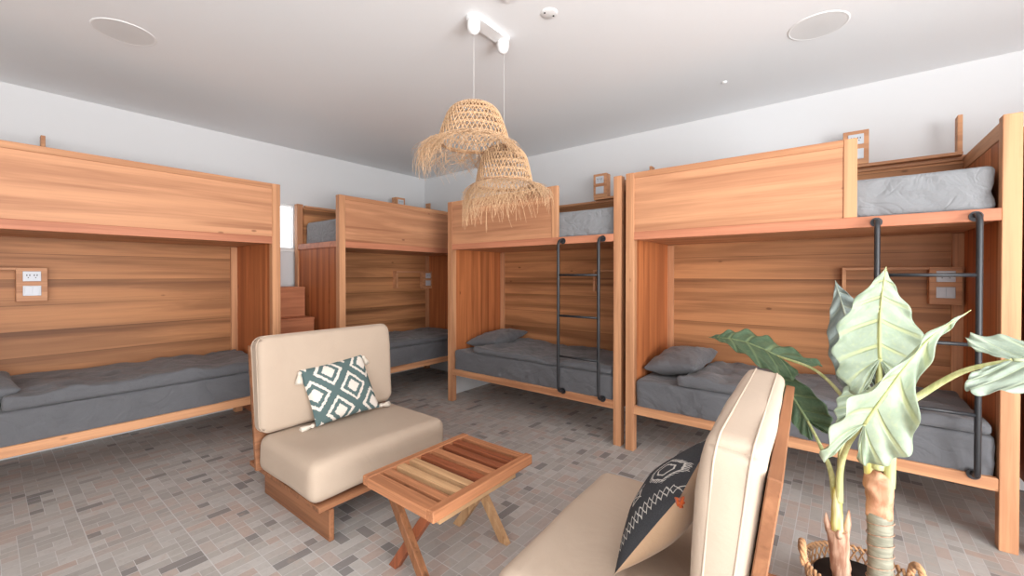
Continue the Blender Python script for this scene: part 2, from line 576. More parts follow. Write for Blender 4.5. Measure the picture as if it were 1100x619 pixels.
def bunk(label, loc, rz, L, guard, shelf_x, ladder=None, open_left=False):
    t = thing('bunk_bed', label, 'bunk bed', loc, rz)
    for x in (0, L - P):
        MB().box(x, x + P, 0, P, 0, ZT, 0.003).build('front_post', BED[2], t)
        zt = ZT if not (open_left and x == 0) else ZT
        MB().box(x, x + P, D - P, D, 0, zt, 0.003).build('back_post', BED[2], t)
    for x in (P - 0.009, L - P - 0.048):
        MB().box(x, x + 0.057, 0.842, 0.868, ZRB, ZDB, 0.002).build('corner_batten', BED[2], t)
    MB().box(P, L - P, 0.004, 0.042, ZRB, ZRT, 0.003).build('lower_rail', BED[0], t)
    MB().box(P, L - P, 0.042, 0.868, ZRB + 0.004, ZRT - 0.03, 0.001).build('lower_deck', BED[0], t)
    MB().box(P, L - P, 0.0, 0.036, ZDB, ZDT, 0.003).build('upper_rail', BEDR, t)
    MB().box(P, L - P, 0.036, 0.868, ZDB + 0.006, ZDT - 0.012, 0.001).build('upper_deck', BED[0], t)
    MB().box(0.06, L - 0.06, 0.868, 0.892, ZRB, 2.165, 0.001).build('back_panel', BACK, t)
    MB().box(P, L - P, 0.850, 0.894, 2.165, 2.19, 0.002).build('back_cap', BED[0], t)
    for side, (xa, xb) in enumerate(((0.018, 0.060), (L - 0.060, L - 0.018))):
        low = open_left and side == 0
        zt = ZDB + 0.008 if low else 2.10
        MB().box(xa, xb, P, D - P, ZRB, zt, 0.001).build('end_panel', END, t)
        ca, cb = (0.004, 0.064) if side == 0 else (L - 0.064, L - 0.004)
        if low:
            MB().box(ca, cb, P, D - P, zt, zt + 0.062, 0.003).build('end_rail', BEDR, t)
        else:
            MB().box(ca, cb, P, D - P, 2.125 - 0.025, 2.19, 0.003).build('end_rail', BED[1], t)
    # guard board
    gx = guard
    MB().box(P, gx - (0.064 if gx < L - P - 0.01 else 0), 0.008, 0.030, ZDT, ZT - 0.045, 0.001).build('guard_panel', GUARD, t)
    full = gx >= L - P - 0.01
    MB().box(P, gx - (0 if full else 0.064), 0.003, 0.034, ZT - 0.045, ZT, 0.003).build('guard_cap', BED[0], t)
    if not full:
        MB().box(gx - 0.064, gx, 0.001, 0.036, ZDT, ZT, 0.003).build('guard_stile', BED[2], t)
    # reading shelf below the upper deck: board, short upright, box with sockets
    sx = shelf_x
    b = MB()
    b.box(sx, sx + 0.618, 0.782, 0.867, 1.435, 1.455, 0.002)
    b.box(sx, sx + 0.024, 0.782, 0.867, 1.225, 1.435, 0.002)
    lo = b.build('shelf', BED[0], t)
    socket_box(lo, sx + 0.463, sx + 0.618, 0.775, 0.867, 1.203, 1.4545)
    b = MB()
    b.box(sx, sx + 0.618, 0.795, 0.893, 2.1905, 2.212, 0.002)
    b.box(sx + 0.592, sx + 0.616, 0.80, 0.885, 2.212, 2.455, 0.002)
    up = b.build('shelf', BED[0], t)
    socket_box(up, sx, sx + 0.148, 0.79, 0.885, 2.2125, 2.458)
    if ladder:
        xa, xb = ladder
        m = MB()
        for x in (xa, xb):
            pts = []
            for i in range(7):
                a = PI / 2 * i / 6
                pts.append((x, 0.004 - 0.084 + 0.0 + 0.05 - 0.05 * math.sin(a), 1.709 - 0.05 + 0.05 * math.cos(a)))
            pts = [(x, -0.004, 1.709)] + pts
            low = []
            for i in range(7):
                a = PI / 2 * i / 6
                low.append((x, -0.080 + 0.05 - 0.05 * math.cos(a), 0.369 + 0.05 - 0.05 * math.sin(a)))
            pts = pts + low + [(x, -0.004, 0.369 if True else 0)]
            m.tube(pts, 0.0135, 12)
        ld = m.build('ladder', M_BLACK, t)
        ld['label'] = 'black tubular steel ladder'
        for z in (1.40, 1.045, 0.69):
            MB().tube([(xa, -0.080, z), (xb, -0.080, z)], 0.0100, 10).build('rung', M_BLACK, ld)
        for x in (xa, xb):
            for z, yy in ((1.709, -0.0005), (0.369, 0.0035)):
                f = MB()
                f.tube([(x, yy - 0.007, z - 0.006), (x, yy, z - 0.006)], 0.027, 20)
                for a in range(3):
                    an = a * 2 * PI / 3 + 0.5
                    f.tube([(x + 0.020 * math.cos(an), yy - 0.009, z - 0.006 + 0.020 * math.sin(an)), (x + 0.020 * math.cos(an), yy - 0.006, z - 0.006 + 0.020 * math.sin(an))], 0.003, 6)
                f.build('flange', M_BLACK, ld)
    return t

B4X, B4Y = -1.343, 3.180
B3X, B3Y = -3.428, 3.205
BX = -3.935
bunk('wooden bunk bed with black ladder behind the leafy plant, nearest on the right', (B4X, B4Y, 0), 0, 2.055, 1.424, 1.360, (1.510, 1.898))
bunk('wooden bunk bed with black ladder behind the hanging woven lampshades', (B3X, B3Y, 0), 0, 2.037, 1.429, 1.383, (1.490, 1.876))
bunk('wooden bunk bed along the left wall, nearest to the left edge of the photo', (BX, -0.395, 0), R(90), 2.05, 2.05 - P, 0.085)
bunk('wooden bunk bed in the far corner beside the wooden steps', (BX, 2.213, 0), R(90), 1.945, 1.945 - P, 1.262, None, True)
bunk('wooden bunk bed cut off by the right edge of the photo', (0.762, 3.185, 0), 0, 2.05, 1.424, 1.360, (1.510, 1.898))

# ------------------------------------------------------------------ bedding
def world_pt(loc, rz, p):
    c, s_ = math.cos(rz), math.sin(rz)
    return (loc[0] + c * p[0] - s_ * p[1], loc[1] + s_ * p[0] + c * p[1], loc[2] + p[2])

def mattress(label, loc, rz, x0, x1, y0, y1, z0, z1, mat, seed, name='mattress', wr=0.016):
    o = world_pt(loc, rz, ((x0 + x1) / 2, (y0 + y1) / 2, z0))
    hx, hy, h = (x1 - x0) / 2, (y1 - y0) / 2, z1 - z0
    def fn(p, n):
        side = 1 - abs(n.z)
        q = Vector((p.x * 3.0, p.y * 3.0, p.z * 9.0))
        d = noise.noise(q + Vector((seed, seed, 0))) * wr
        # gathered creases that run diagonally across the sides of the sheet
        cr = abs(noise.noise(Vector((p.x * 5.0 + p.z * 3.5 + seed, p.y * 5.0 - p.z * 3.0, p.z * 2.0)))) 
        d += -max(0, 0.15 - cr) * 0.10 * side
        if p.z > h * 0.97:
            d = -abs(d) * 0.6
        if p.z < 0.004:
            d = 0
        dd = n * d
        if dd.length and p.z + dd.z < 0:
            dd.z = 0
        return p + Vector((-abs(dd.x) * (1 if p.x > 0 else -1), -abs(dd.y) * (1 if p.y > 0 else -1), dd.z))
    m = MB().soft((-hx, -hy, 0.0), (hx, hy, h), 0.035, 0.025, fn)
    b = m.build(name, mat)
    b.location = o
    b.rotation_euler = (0, 0, rz)
    return tag(b, label, name)

def duvet(label, loc, rz, x0, x1, y0, y1, z0, mat, seed, th=0.05, crump=1.0):
    """folded quilt spread over the mattress: puffy, with a rumpled hem towards the pillow"""
    o = world_pt(loc, rz, ((x0 + x1) / 2, (y0 + y1) / 2, z0))
    hx, hy = (x1 - x0) / 2, (y1 - y0) / 2
    def fn(p, n):
        t = p.z / th
        e = (p.x + hx)
        pf = 0.026 * nz((p.x, p.y, 0), 3.2, seed) + 0.018 * nz((p.x, p.y, 0), 8.0, seed + 4)
        pf += 0.030 * math.exp(-((e - 0.15) / 0.16) ** 2) * crump * (0.6 + nz((p.x, p.y, 0), 6, seed))
        fold = abs(nz((p.x * 1.0 + p.y * 1.4, p.y * 0.5 - p.x * 0.4, 0), 5.0, seed + 9))
        pf -= max(0, 0.12 - fold) * 0.10
        z = p.z + t * pf
        x, y = p.x, p.y
        wv = max(0, 1 - e / 0.30)
        x += wv * (0.035 * nz((0, p.y, 0), 5, seed) + (0.10 * crump) * (p.y + hy) / (2 * hy) * 0.6)
        fr = max(0, 1 - (p.y + hy) / 0.12)
        y += fr * 0.010 * nz((p.x, 0, p.z * 3), 5, seed + 2)
        return Vector((x, y, max(0.0, z)))
    m = MB().soft((-hx, -hy, 0), (hx, hy, th), 0.024, 0.025, fn)
    b = m.build('duvet', mat)
    b.location = o
    b.rotation_euler = (0, 0, rz)
    return tag(b, label, 'duvet')

def pillow_mesh(w, h, th, seed, wr=0.010, n=36, pinch=0.06):
    m = MB()
    def side(sg):
        def f(u, v):
            a, b = 2 * u - 1, 2 * v - 1
            prof = (max(0, 1 - a * a) * max(0, 1 - b * b)) ** 0.42
            x = a * w / 2 * (1 - pinch * (1 - b * b) * 0 - pinch * (b * b) * 0) * (1 - pinch * (1 - abs(b)) * abs(a) ** 3)
            y = b * h / 2 * (1 - pinch * (1 - abs(a)) * abs(b) ** 3)
            z = sg * th / 2 * prof
            z += sg * wr * prof ** 0.5 * (nz((x, y, sg), 7, seed) + 0.8 * nz((x * 1.6 + y, y * 0.7, sg), 13, seed + 3)) * (1 if prof > 0.01 else 0)
            return Vector((x, y, z))
        return f
    m.grid(side(1), n, n, True)
    bk = MB()
    bk.grid(lambda u, v: side(-1)(1 - u, v), n, n, True)
    return m, bk

def pillow(label, loc, w, h, th, seed, rx, ry, rz, mat):
    m, bk = pillow_mesh(w, h, th, seed, 0.016)
    me = bpy.data.meshes.new('tmp')
    bk.bm.to_mesh(me)
    bk.bm.free()
    m.bm.from_mesh(me)
    bpy.data.meshes.remove(me)
    bmesh.ops.remove_doubles(m.bm, verts=m.bm.verts, dist=0.0005)
    o = m.build('pillow', mat)
    o.location = loc
    o.rotation_euler = (rx, ry, rz)
    return tag(o, label, 'pillow')

L4, L3, L1, L2 = (B4X, B4Y, 0), (B3X, B3Y, 0), (BX, -0.395, 0), (BX, 2.213, 0)
MZ0, MZ1 = 0.333, 0.572
mattress('shade-darkened grey sheeted mattress on the lower bunk behind the leafy plant', L4, 0, 0.072, 1.983, 0.018, 0.838, MZ0, MZ1, M_SHEET, 1.3).data.name = 'mattress'
mattress('shade-darkened grey sheeted mattress on the lower bunk below the woven lampshades', L3, 0, 0.072, 1.965, 0.018, 0.838, MZ0, MZ1, M_SHEET, 5.1)
mattress('shade-darkened grey sheeted mattress on the lower bunk at the left edge of the photo', L1, R(90), 0.072, 1.978, 0.018, 0.838, MZ0, MZ1, M_SHEET, 9.7)
mattress('shade-darkened grey sheeted mattress on the lower bunk in the far corner', L2, R(90), 0.072, 1.873, 0.018, 0.838, MZ0, MZ1, M_SHEET, 13.2)
mattress('grey sheeted mattress on the upper bunk, above the ladder behind the plant', L4, 0, 0.072, 1.983, 0.05, 0.80, 1.7285, 1.972, M_SHEETU, 21.3, wr=0.016)
mattress('grey sheeted mattress on the upper bunk, right of the woven lampshades', L3, 0, 0.072, 1.965, 0.05, 0.80, 1.7285, 1.975, M_SHEETU, 25.6, wr=0.016)
mattress('grey sheeted mattress on the upper bunk above the wooden steps', L2, R(90), 0.068, 1.873, 0.10, 0.845, 1.7285, 1.995, M_SHEETU, 31.4, wr=0.006)
duvet('shade-darkened grey duvet spread on the lower bunk behind the leafy plant', L4, 0, 0.40, 1.965, 0.006, 0.826, MZ1 + 0.0005, M_SHEET, 2.2, 0.062, 1.4)
duvet('shade-darkened grey duvet spread on the lower bunk below the woven lampshades', L3, 0, 0.36, 1.95, 0.006, 0.826, MZ1 + 0.0005, M_SHEET, 7.9, 0.055, 0.7)
duvet('shade-darkened grey duvet spread on the lower bunk at the left edge of the photo', L1, R(90), 0.44, 1.965, 0.006, 0.826, MZ1 + 0.0005, M_SHEET, 12.5, 0.085, 0.6)
duvet('shade-darkened grey duvet spread on the lower bunk in the far corner', L2, R(90), 0.36, 1.86, 0.006, 0.826, MZ1 + 0.0005, M_SHEET, 17.4, 0.060, 0.4)
pillow('shade-darkened grey pillow at the head of the lower bunk behind the leafy plant', (B4X + 0.30, B4Y + 0.47, 0.682), 0.41, 0.62, 0.20, 3.0, R(4), R(-8), R(-4), M_SHEET)
pillow('shade-darkened grey pillow at the head of the lower bunk below the woven lampshades', (B3X + 0.31, B3Y + 0.50, 0.672), 0.43, 0.64, 0.17, 8.0, R(3), R(-8), R(2), M_SHEET)
pillow('shade-darkened grey pillow peeking in at the left edge of the photo', (BX - 0.36, -0.395 + 0.30, 0.662), 0.62, 0.46, 0.16, 14.0, R(9), R(2), R(3), M_SHEET)

# ------------------------------------------------------------------ steps between the two left bunks
t = thing('stair', 'reddish wooden box steps between the two bunks on the left wall', 'steps', (-4.45, 1.94, 0))
rise = 0.318
for i, xf in enumerate((-3.985, -4.19, -4.396, -4.60)):
    z0, z1 = i * rise, (i + 1) * rise
    lx0, lx1 = XW + 0.012 + 4.45, xf + 4.45
    m = MB().box(lx0, lx1, -0.245, 0.245, z0 + (0.0005 if i else 0), z1 - 0.022, 0.002)
    st = m.build('step_box', STAIRW[1], t)
    MB().box(lx0, lx1 + 0.008, -0.247, 0.247, z1 - 0.0215, z1, 0.002).build('tread', STAIRW[1], st)

# ------------------------------------------------------------------ low chairs
def make_chair(label, loc, rz):
    t = thing('lounge_chair', label, 'chair', loc, rz)
    MB().box(-0.465, 0.432, -0.435, 0.435, 0.166, 0.196, 0.003).build('seat_board', CHW[1], t)
    for s in (-1, 1):
        y = s * 0.372
        MB().box(-0.36, 0.445, y - 0.014, y + 0.014, 0.0, 0.166, 0.003).build('leg_panel', CHW[0], t)
    ln = R(7.5)
    rot = Matrix.Translation((-0.262, 0, 0.197)) @ Matrix.Rotation(-ln, 4, 'Y')
    m = MB()
    m.box(-0.030, 0.0, -0.47, 0.47, 0.0, 0.768, 0.003, rot)
    m.build('back_board', CHW[1], t)
    def sf(p, n):
        q = p.copy()
        cx, cy = p.x - 0.07, p.y
        b = max(0, 1 - (cx / 0.37) ** 2) * max(0, 1 - (cy / 0.47) ** 2)
        if p.z > 0.3:
            q.z += 0.012 * b ** 0.5
        q += n * 0.006 * nz(p, 4.0, 2.0)
        q.z = max(q.z, 0.1965)
        return q
    MB().soft((-0.270, -0.462, 0.197), (0.42, 0.462, 0.418), 0.058, 0.03, sf).build('seat_cushion', M_LINEN, t)
    # back cushion built upright, then leaned onto the board
    def bf(p, n):
        b = max(0, 1 - (p.y / 0.47) ** 2) * max(0, 1 - ((p.z - 0.295) / 0.295) ** 2)
        q = p.copy()
        q.x += (0.020 if p.x > 0 else -0.0) * b ** 0.5 * (1 if p.x > 0.06 else 0)
        q += n * 0.005 * nz(p, 5.0, 7.0)
        q.x *= 0.74 + 0.26 * min(1, p.z / 0.45)
        rc = 0.062
        zc = abs(q.z - 0.295) - (0.295 - rc)
        dy = abs(q.y) - (0.472 - rc)
        if zc > 0 and dy > 0:
            k_ = max(zc, dy) / math.hypot(zc, dy)
            q.z = 0.295 + math.copysign(0.295 - rc + zc * k_, q.z - 0.295)
            q.y = math.copysign(0.472 - rc + dy * k_, q.y)
        return lean @ q
    lean = Matrix.Translation((-0.289, 0, 0.422)) @ Matrix.Rotation(-R(7.5), 4, 'Y')
    bc = MB().soft((0.0, -0.472, 0.0), (0.132, 0.472, 0.590), 0.034, 0.03, bf).build('back_cushion', M_LINEN, t)
    for nm, px in (('piping', 0.129), ('piping', 0.006)):
        pts = []
        a, b, r = 0.4715, 0.5895, 0.062
        def corner(cy, cz, a0):
            for i in range(6):
                an = a0 + PI / 2 * i / 5
                pz_ = cz + r * math.sin(an)
                pts.append(Vector(((px - (0.024 if px > 0.06 else -0.026)) * (0.74 + 0.26 * min(1, pz_ / 0.45)), cy + r * math.cos(an), pz_)))
        corner(a - r, b - r, 0)
        corner(-a + r, b - r, PI / 2)
        corner(-a + r, r + 0.0005, PI)
        corner(a - r, r, 1.5 * PI)
        pts.append(pts[0])
        pts = [lean @ (p) for p in pts]
        MB().tube(pts, 0.0032, 6, False).build(nm, M_LINEN, bc)
    return t
make_chair('sand cushioned low chair holding the teal diamond cushion', (-2.535, 1.500, 0), 0)
make_chair('sand cushioned low chair in the foreground seen from behind', (-0.505, 1.510, 0), R(180 + 2.7))

# ------------------------------------------------------------------ scatter cushions
def cushion_from(corners, th, n=40, bulge=0.42, seed=1.0, pinch=0.05):
    """corners TL, TR, BR, BL as seen from the front"""
    TL, TR, BR, BL = [Vector(c) for c in corners]
    nrm = (TR - TL).cross(BL - TL).normalized() * -1
    def mk(sg):
        def f(u, v):
            a, b = 2 * u - 1, 2 * v - 1
            a2 = a * (1 - pinch * (1 - b * b))
            b2 = b * (1 - pinch * (1 - a * a))
            uu, vv = (a2 + 1) / 2, (b2 + 1) / 2
            p = (TL * (1 - uu) + TR * uu) * (1 - vv) + (BL * (1 - uu) + BR * uu) * vv
            pr = (max(0, 1 - a * a) * max(0, 1 - b * b)) ** bulge
            return p + nrm * (sg * th / 2 * pr + sg * 0.006 * pr * nz(p, 9, seed))
        return f
    front, back = MB(), MB()
    front.grid(lambda u, v: mk(1)(1 - u, v), n, n, True)
    back.grid(mk(-1), n, n, True)
    return front, back, nrm

def tassel(par, p, d, L, r, mat):
    p, d = Vector(p), Vector(d).normalized()
    m = MB()
    m.tube([p, p + d * L * 0.12, p + d * L * 0.2, p + d * L * 0.28, p + d * L * 0.7, p + d * L], [r * 0.3, r * 0.75, r * 0.8, r * 0.5, r * 0.95, r * 1.15], 10)
    for i in range(10):
        a = 2 * PI * i / 10
        o = Vector((math.cos(a), math.sin(a), 0.3 * math.sin(3 * a))) * r
        o = o - d * o.dot(d)
        m.tube([p + d * L * 0.3 + o * 0.5, p + d * L * 0.7 + o * 0.95, p + d * L * 1.03 + o * 1.1], r * 0.16, 4)
    return m.build('tassel', mat, par)

def uvnodes(k):
    uv = k.n('ShaderNodeUVMap', uv_map='UVMap')
    sp = k.n('ShaderNodeSeparateXYZ')
    k.L(uv.outputs[0], sp.inputs[0])
    return uv.outputs[0], sp.outputs[0], sp.outputs[1]

def diamond_mat():
    k = NT('teal_diamond_weave', 0.9, 0.1)
    uvv, u, v = uvnodes(k)
    tc = k.n('ShaderNodeTexCoord')
    nn = k.noise(tc.outputs['Object'], 70, 2)
    jt = k.math('MULTIPLY', k.math('SUBTRACT', nn, 0.5), 0.10)
    u = k.math('SUBTRACT', 1.0, u)   # front grid is mirrored in u
    a = k.math('DIVIDE', k.math('SUBTRACT', u, 0.354), 0.566)
    b = k.math('DIVIDE', k.math('SUBTRACT', v, 0.138), 0.73)
    def cell(x):
        return k.math('ABSOLUTE', k.math('SUBTRACT', k.math('FRACT', k.math('ADD', x, 40.5)), 0.5))
    d = k.math('ADD', k.math('MAXIMUM', cell(k.math('ADD', a, b)), cell(k.math('SUBTRACT', a, b))), jt)
    c1 = k.math('SUBTRACT', 1.0, k.smooth(d, 0.165, 0.19))
    c2 = k.math('MULTIPLY', k.smooth(d, 0.285, 0.305), k.math('SUBTRACT', 1.0, k.smooth(d, 0.375, 0.395)))
    cream = k.math('MAXIMUM', c1, c2)
    col = k.mix(cream, s2l(90, 108, 107), s2l(222, 213, 202))
    k.L(col, k.b.inputs['Base Color'])
    k.bump(k.math('ADD', k.math('MULTIPLY', cream, 0.6), k.noise(tc.outputs['Object'], 220, 2)), 0.35, 0.006)
    return k.m
M_CREAM = fabric('cream_cotton', s2l(226, 216, 202), s2l(210, 198, 182), wr=0.1)
M_ORANGE = fabric('orange_yarn', s2l(196, 92, 40), s2l(170, 72, 30), wr=0.2)
M_BEIGE = fabric('beige_cotton', s2l(205, 172, 140), s2l(190, 156, 124), wr=0.15)

TL, TR, BR, BL = (-2.735, 1.250, 0.788), (-2.735, 1.705, 0.822), (-2.600, 1.768, 0.446), (-2.605, 1.305, 0.434)
fr, bk, nrm = cushion_from((TL, TR, BR, BL), 0.13, seed=2.0)
t = thing('throw_cushion', 'teal and cream diamond patterned cushion with cream tassels', 'cushion', (-2.62, 1.52, 0.43))
inv = Matrix.Translation((2.62, -1.52, -0.43))
for m in (fr, bk):
    m.bm.transform(inv)
fr.build('front_cover', diamond_mat(), t)
bk.build('back_cover', M_CREAM, t)
loc = lambda p: tuple(Vector(p) - Vector((-2.62, 1.52, 0.43)))
tassel(t, loc((TL[0] + 0.025, TL[1] + 0.002, TL[2] - 0.004)), (0.25, -0.16, -0.9), 0.080, 0.018, M_CREAM)
tassel(t, loc((BL[0] - 0.01, BL[1] - 0.004, BL[2] + 0.012)), (-0.1, -0.95, -0.13), 0.085, 0.018, M_CREAM)
tassel(t, loc((BR[0] - 0.01, BR[1] + 0.004, BR[2] + 0.010)), (-0.1, 0.95, -0.12), 0.085, 0.018, M_CREAM)
tassel(t, loc((TR[0] + 0.02, TR[1], TR[2] - 0.01)), (-0.15, 0.5, -0.8), 0.07, 0.015, M_CREAM)

def ethnic_mat():
    k = NT('charcoal_embroidery', 0.9, 0.1)
    uvv, u, v = uvnodes(k)
    tc = k.n('ShaderNodeTexCoord')
    n = k.noise(tc.outputs['Object'], 60, 2)
    jt = k.math('MULTIPLY', k.math('SUBTRACT', n, 0.5), 0.02)
    u = k.math('ADD', u, jt)
    v = k.math('SUBTRACT', v, jt)
    def tri(x, p):
        return k.math('ABSOLUTE', k.math('SUBTRACT', k.math('FRACT', k.math('DIVIDE', x, p)), 0.5))
    def line(x, w):
        return k.math('SUBTRACT', 1.0, k.smooth(k.math('ABSOLUTE', x), w * 0.75, w * 1.15))
    def box(cx, cy, hx, hy):
        return k.math('MAXIMUM', k.math('DIVIDE', k.math('ABSOLUTE', k.math('SUBTRACT', u, cx)), hx), k.math('DIVIDE', k.math('ABSOLUTE', k.math('SUBTRACT', v, cy)), hy))
    out = None
    def add(x):
        nonlocal out
        out = x if out is None else k.math('MAXIMUM', out, x)
    # two zigzags crossing into a chain of lozenges along the side edge (u small = near edge)
    z = k.math('MULTIPLY', tri(v, 0.13), 0.17)
    for uc in (0.11, 0.89):
        add(line(k.math('SUBTRACT', k.math('SUBTRACT', u, uc - 0.0425), z), 0.007))
        add(line(k.math('ADD', k.math('SUBTRACT', u, uc + 0.0425), z), 0.007))
    # stepped lozenges with a fringe
    for cx, cy in ((0.40, 0.18), (0.66, 0.62)):
        d = k.math('ADD', k.math('MULTIPLY', k.math('ABSOLUTE', k.math('SUBTRACT', u, cx)), 1.0), k.math('MULTIPLY', k.math('ABSOLUTE', k.math('SUBTRACT', v, cy)), 0.75))
        bx = box(cx, cy, 0.15, 0.14)
        dd = k.math('MAXIMUM', k.math('MULTIPLY', bx, 0.14), k.math('MULTIPLY', d, 0.9))
        add(line(k.math('SUBTRACT', dd, 0.075), 0.009))
        add(line(k.math('SUBTRACT', dd, 0.135), 0.007))
        fg = k.math('MULTIPLY', k.math('MULTIPLY', k.smooth(dd, 0.135, 0.138), k.math('SUBTRACT', 1.0, k.smooth(dd, 0.165, 0.168))), k.math('GREATER_THAN', tri(u, 0.022), 0.25))
        add(fg)
    # little open squares with tails
    for cx, cy in ((0.30, 0.52), (0.33, 0.80), (0.74, 0.30), (0.48, 0.88)):
        b1 = box(cx, cy, 0.045, 0.06)
        add(line(k.math('SUBTRACT', b1, 1.0), 0.17))
        add(k.math('MULTIPLY', line(k.math('SUBTRACT', k.math('SUBTRACT', u, cx), k.math('MULTIPLY', k.math('SUBTRACT', v, cy), 0.7)), 0.006), k.math('SUBTRACT', 1.0, k.smooth(box(cx, cy, 0.065, 0.09), 0.98, 1.0))))
    # double row of lines
    add(k.math('MULTIPLY', line(k.math('SUBTRACT', u, 0.37), 0.004), k.math('GREATER_THAN', v, 0.42)))
    add(k.math('MULTIPLY', line(k.math('SUBTRACT', u, 0.39), 0.004), k.math('GREATER_THAN', v, 0.42)))
    f2 = k.noise(tc.outputs['Object'], 260, 2)
    base = k.mix(f2, s2l(50, 51, 54), s2l(78, 79, 82))
    k.L(k.mix(k.math('MULTIPLY', out, 0.85), base, s2l(212, 208, 200)), k.b.inputs['Base Color'])
    k.bump(k.math('ADD', k.math('MULTIPLY', out, 0.5), f2), 0.3, 0.004)
    return k.m
# front faces the coffee table (-x); seen from the front, left is the far side
nB, nT = (-0.555, 1.225, 0.452), (-0.335, 1.165, 0.800)
fB, fT = (-0.575, 1.655, 0.452), (-0.335, 1.600, 0.845)
fr, bk, nrm = cushion_from((fT, nT, nB, fB), 0.175, bulge=0.62, seed=5.0, pinch=0.07)
o0 = Vector((-0.5, 1.44, 0.44))
t = thing('throw_cushion', 'charcoal embroidered cushion with beige back leaning on the foreground chair', 'cushion', o0)
for m in (fr, bk):
    m.bm.transform(Matrix.Translation(-o0))
fr.build('front_cover', ethnic_mat(), t)
bk.build('back_cover', M_BEIGE, t)['label'] = 'beige cotton back'
for c, d in ((fB, (-0.6, 0.5, -0.05)), (nT, (0.2, -0.9, -0.2))):
    p = Vector(c) - o0
    d = Vector(d).normalized()
    m = MB()
    for i in range(9):
        a = 2 * PI * i / 9
        q = Vector((math.cos(a), math.sin(a), math.sin(2 * a))) * 0.012
        c0 = p + d * 0.012
        m.tube([c0, c0 + q * 0.9 + d * 0.008, c0 + q * 0.4 + d * 0.022, c0 - q * 0.3 + d * 0.012], 0.0035, 5)
    m.build('tassel', M_ORANGE, t)

# ------------------------------------------------------------------ folding slatted table
TX0, TX1, TY0, TY1, TZ = -1.775, -1.268, 1.110, 1.785, 0.450
cx, cy = (TX0 + TX1) / 2, (TY0 + TY1) / 2
t = thing('coffee_table', 'small wooden folding table with slatted top and crossed legs', 'table', (cx, cy, 0))
hx, hy = (TX1 - TX0) / 2, (TY1 - TY0) / 2
TONES = {'amber': ((190, 130, 92), (124, 76, 50)), 'pale': ((206, 166, 124), (150, 106, 72)), 'red': ((154, 88, 58), (96, 52, 34)), 'brown': ((146, 98, 66), (82, 50, 32))}
TW = {}
for kname, (a, b) in TONES.items():
    for ax in (0, 1):
        TW[kname, ax] = wood('acacia_%s_%s' % (kname, 'xy'[ax]), ax, s2l(*a), s2l(*b), streak=0.8, fs=4.0)
    TW[kname, 2] = wood('acacia_%s_z' % kname, 2, s2l(*a), s2l(*b), streak=0.7, fs=3.5)
MB().box(hx - 0.045, hx, -hy - 0.004, hy + 0.004, TZ - 0.048, TZ + 0.002, 0.004).build('side_rail', TW['amber', 1], t)
MB().box(-hx, -hx + 0.045, -hy, hy, TZ - 0.045, TZ, 0.004).build('side_rail', TW['amber', 1], t)
n = 9
pitch = (2 * hy - 0.062) / (n - 1)
tones = ['amber', 'amber', 'pale', 'pale', 'red', 'amber', 'red', 'red', 'amber']
for i in range(n):
    yc = -hy + 0.031 + i * pitch
    wv = 0.034 if i == 0 else 0.0235 if i not in (2, 3) else 0.0225
    ya, yb = yc - wv, yc + wv
    zt = TZ - 0.002
    MB().box(-hx + 0.045, hx - 0.045, ya, yb, zt - (0.043 if i in (0, n - 1) else 0.030), zt, 0.002).build('slat', TW[tones[i], 0], t)
def xpair(y, ta, tb, d):
    for sgn, yy, tn in ((1, y, ta), (-1, y + d, tb)):
        top = TZ - 0.047
        xa, xb = -sgn * (hx - 0.110), sgn * (hx - 0.098)
        w2 = 0.027
        m = MB()
        vs = []
        for yv in (yy - 0.017, yy + 0.017):
            vs.append([m.bm.verts.new((xa - w2, yv, top)), m.bm.verts.new((xa + w2, yv, top)), m.bm.verts.new((xb + w2, yv, 0)), m.bm.verts.new((xb - w2, yv, 0))])
        m.bm.faces.new(vs[0])
        m.bm.faces.new(vs[1][::-1])
        for i in range(4):
            j = (i + 1) % 4
            m.bm.faces.new((vs[0][j], vs[0][i], vs[1][i], vs[1][j]))
        bmesh.ops.recalc_face_normals(m.bm, faces=m.bm.faces)
        bmesh.ops.bevel(m.bm, geom=m.bm.edges[:], offset=0.002, segments=1, affect='EDGES')
        m.build('leg', TW[tn, 2], t)
xpair(-hy + 0.075, 'brown', 'red', 0.0355)
xpair(hy - 0.105, 'pale', 'pale', -0.0355)
MB().box(hx - 0.075, hx - 0.050, -hy + 0.075, hy - 0.075, TZ - 0.104, TZ - 0.050, 0.002).build('stretcher', TW['pale', 1], t)
MB().box(-hx + 0.050, -hx + 0.075, -hy + 0.075, hy - 0.075, TZ - 0.104, TZ - 0.050, 0.002).build('stretcher', TW['pale', 1], t)

# ------------------------------------------------------------------ basket and plant
M_RATTAN = fabric('woven_seagrass', s2l(220, 176, 132), s2l(184, 134, 92), wr=0.2, wscale=20)
M_SOIL = plain('dark_soil', s2l(46, 40, 38), 0.95)
PX, PY = 0.070, 2.150
t = thing('basket', 'woven seagrass basket with two loop handles holding the tall plant', 'basket', (PX, PY, 0))
HB = 0.215
def brad(z):
    return 0.135 + 0.042 * math.sin(min(1, z / HB) * PI / 2)
m = MB()
NS = 44
for sgn in (1, -1):
    for i in range(NS):
        a0 = 2 * PI * i / NS
        pts = []
        for j in range(9):
            z = 0.004 + (HB - 0.006) * j / 8
            a = a0 + sgn * 0.55 * j / 8
            r = brad(z) + 0.0015 * sgn
            pts.append((r * math.cos(a), r * math.sin(a), z))
        m.tube(pts, 0.0032, 4, False)
for z in (0.008, 0.05, 0.10, 0.15):
    m.tube([(brad(z) * math.cos(2 * PI * i / 40), brad(z) * math.sin(2 * PI * i / 40), z) for i in range(41)], 0.0055, 5, False)
m.lathe([(0.0, 0.003), (0.132, 0.003)], 32)
m.build('basket_body', M_RATTAN, t)
m = MB()
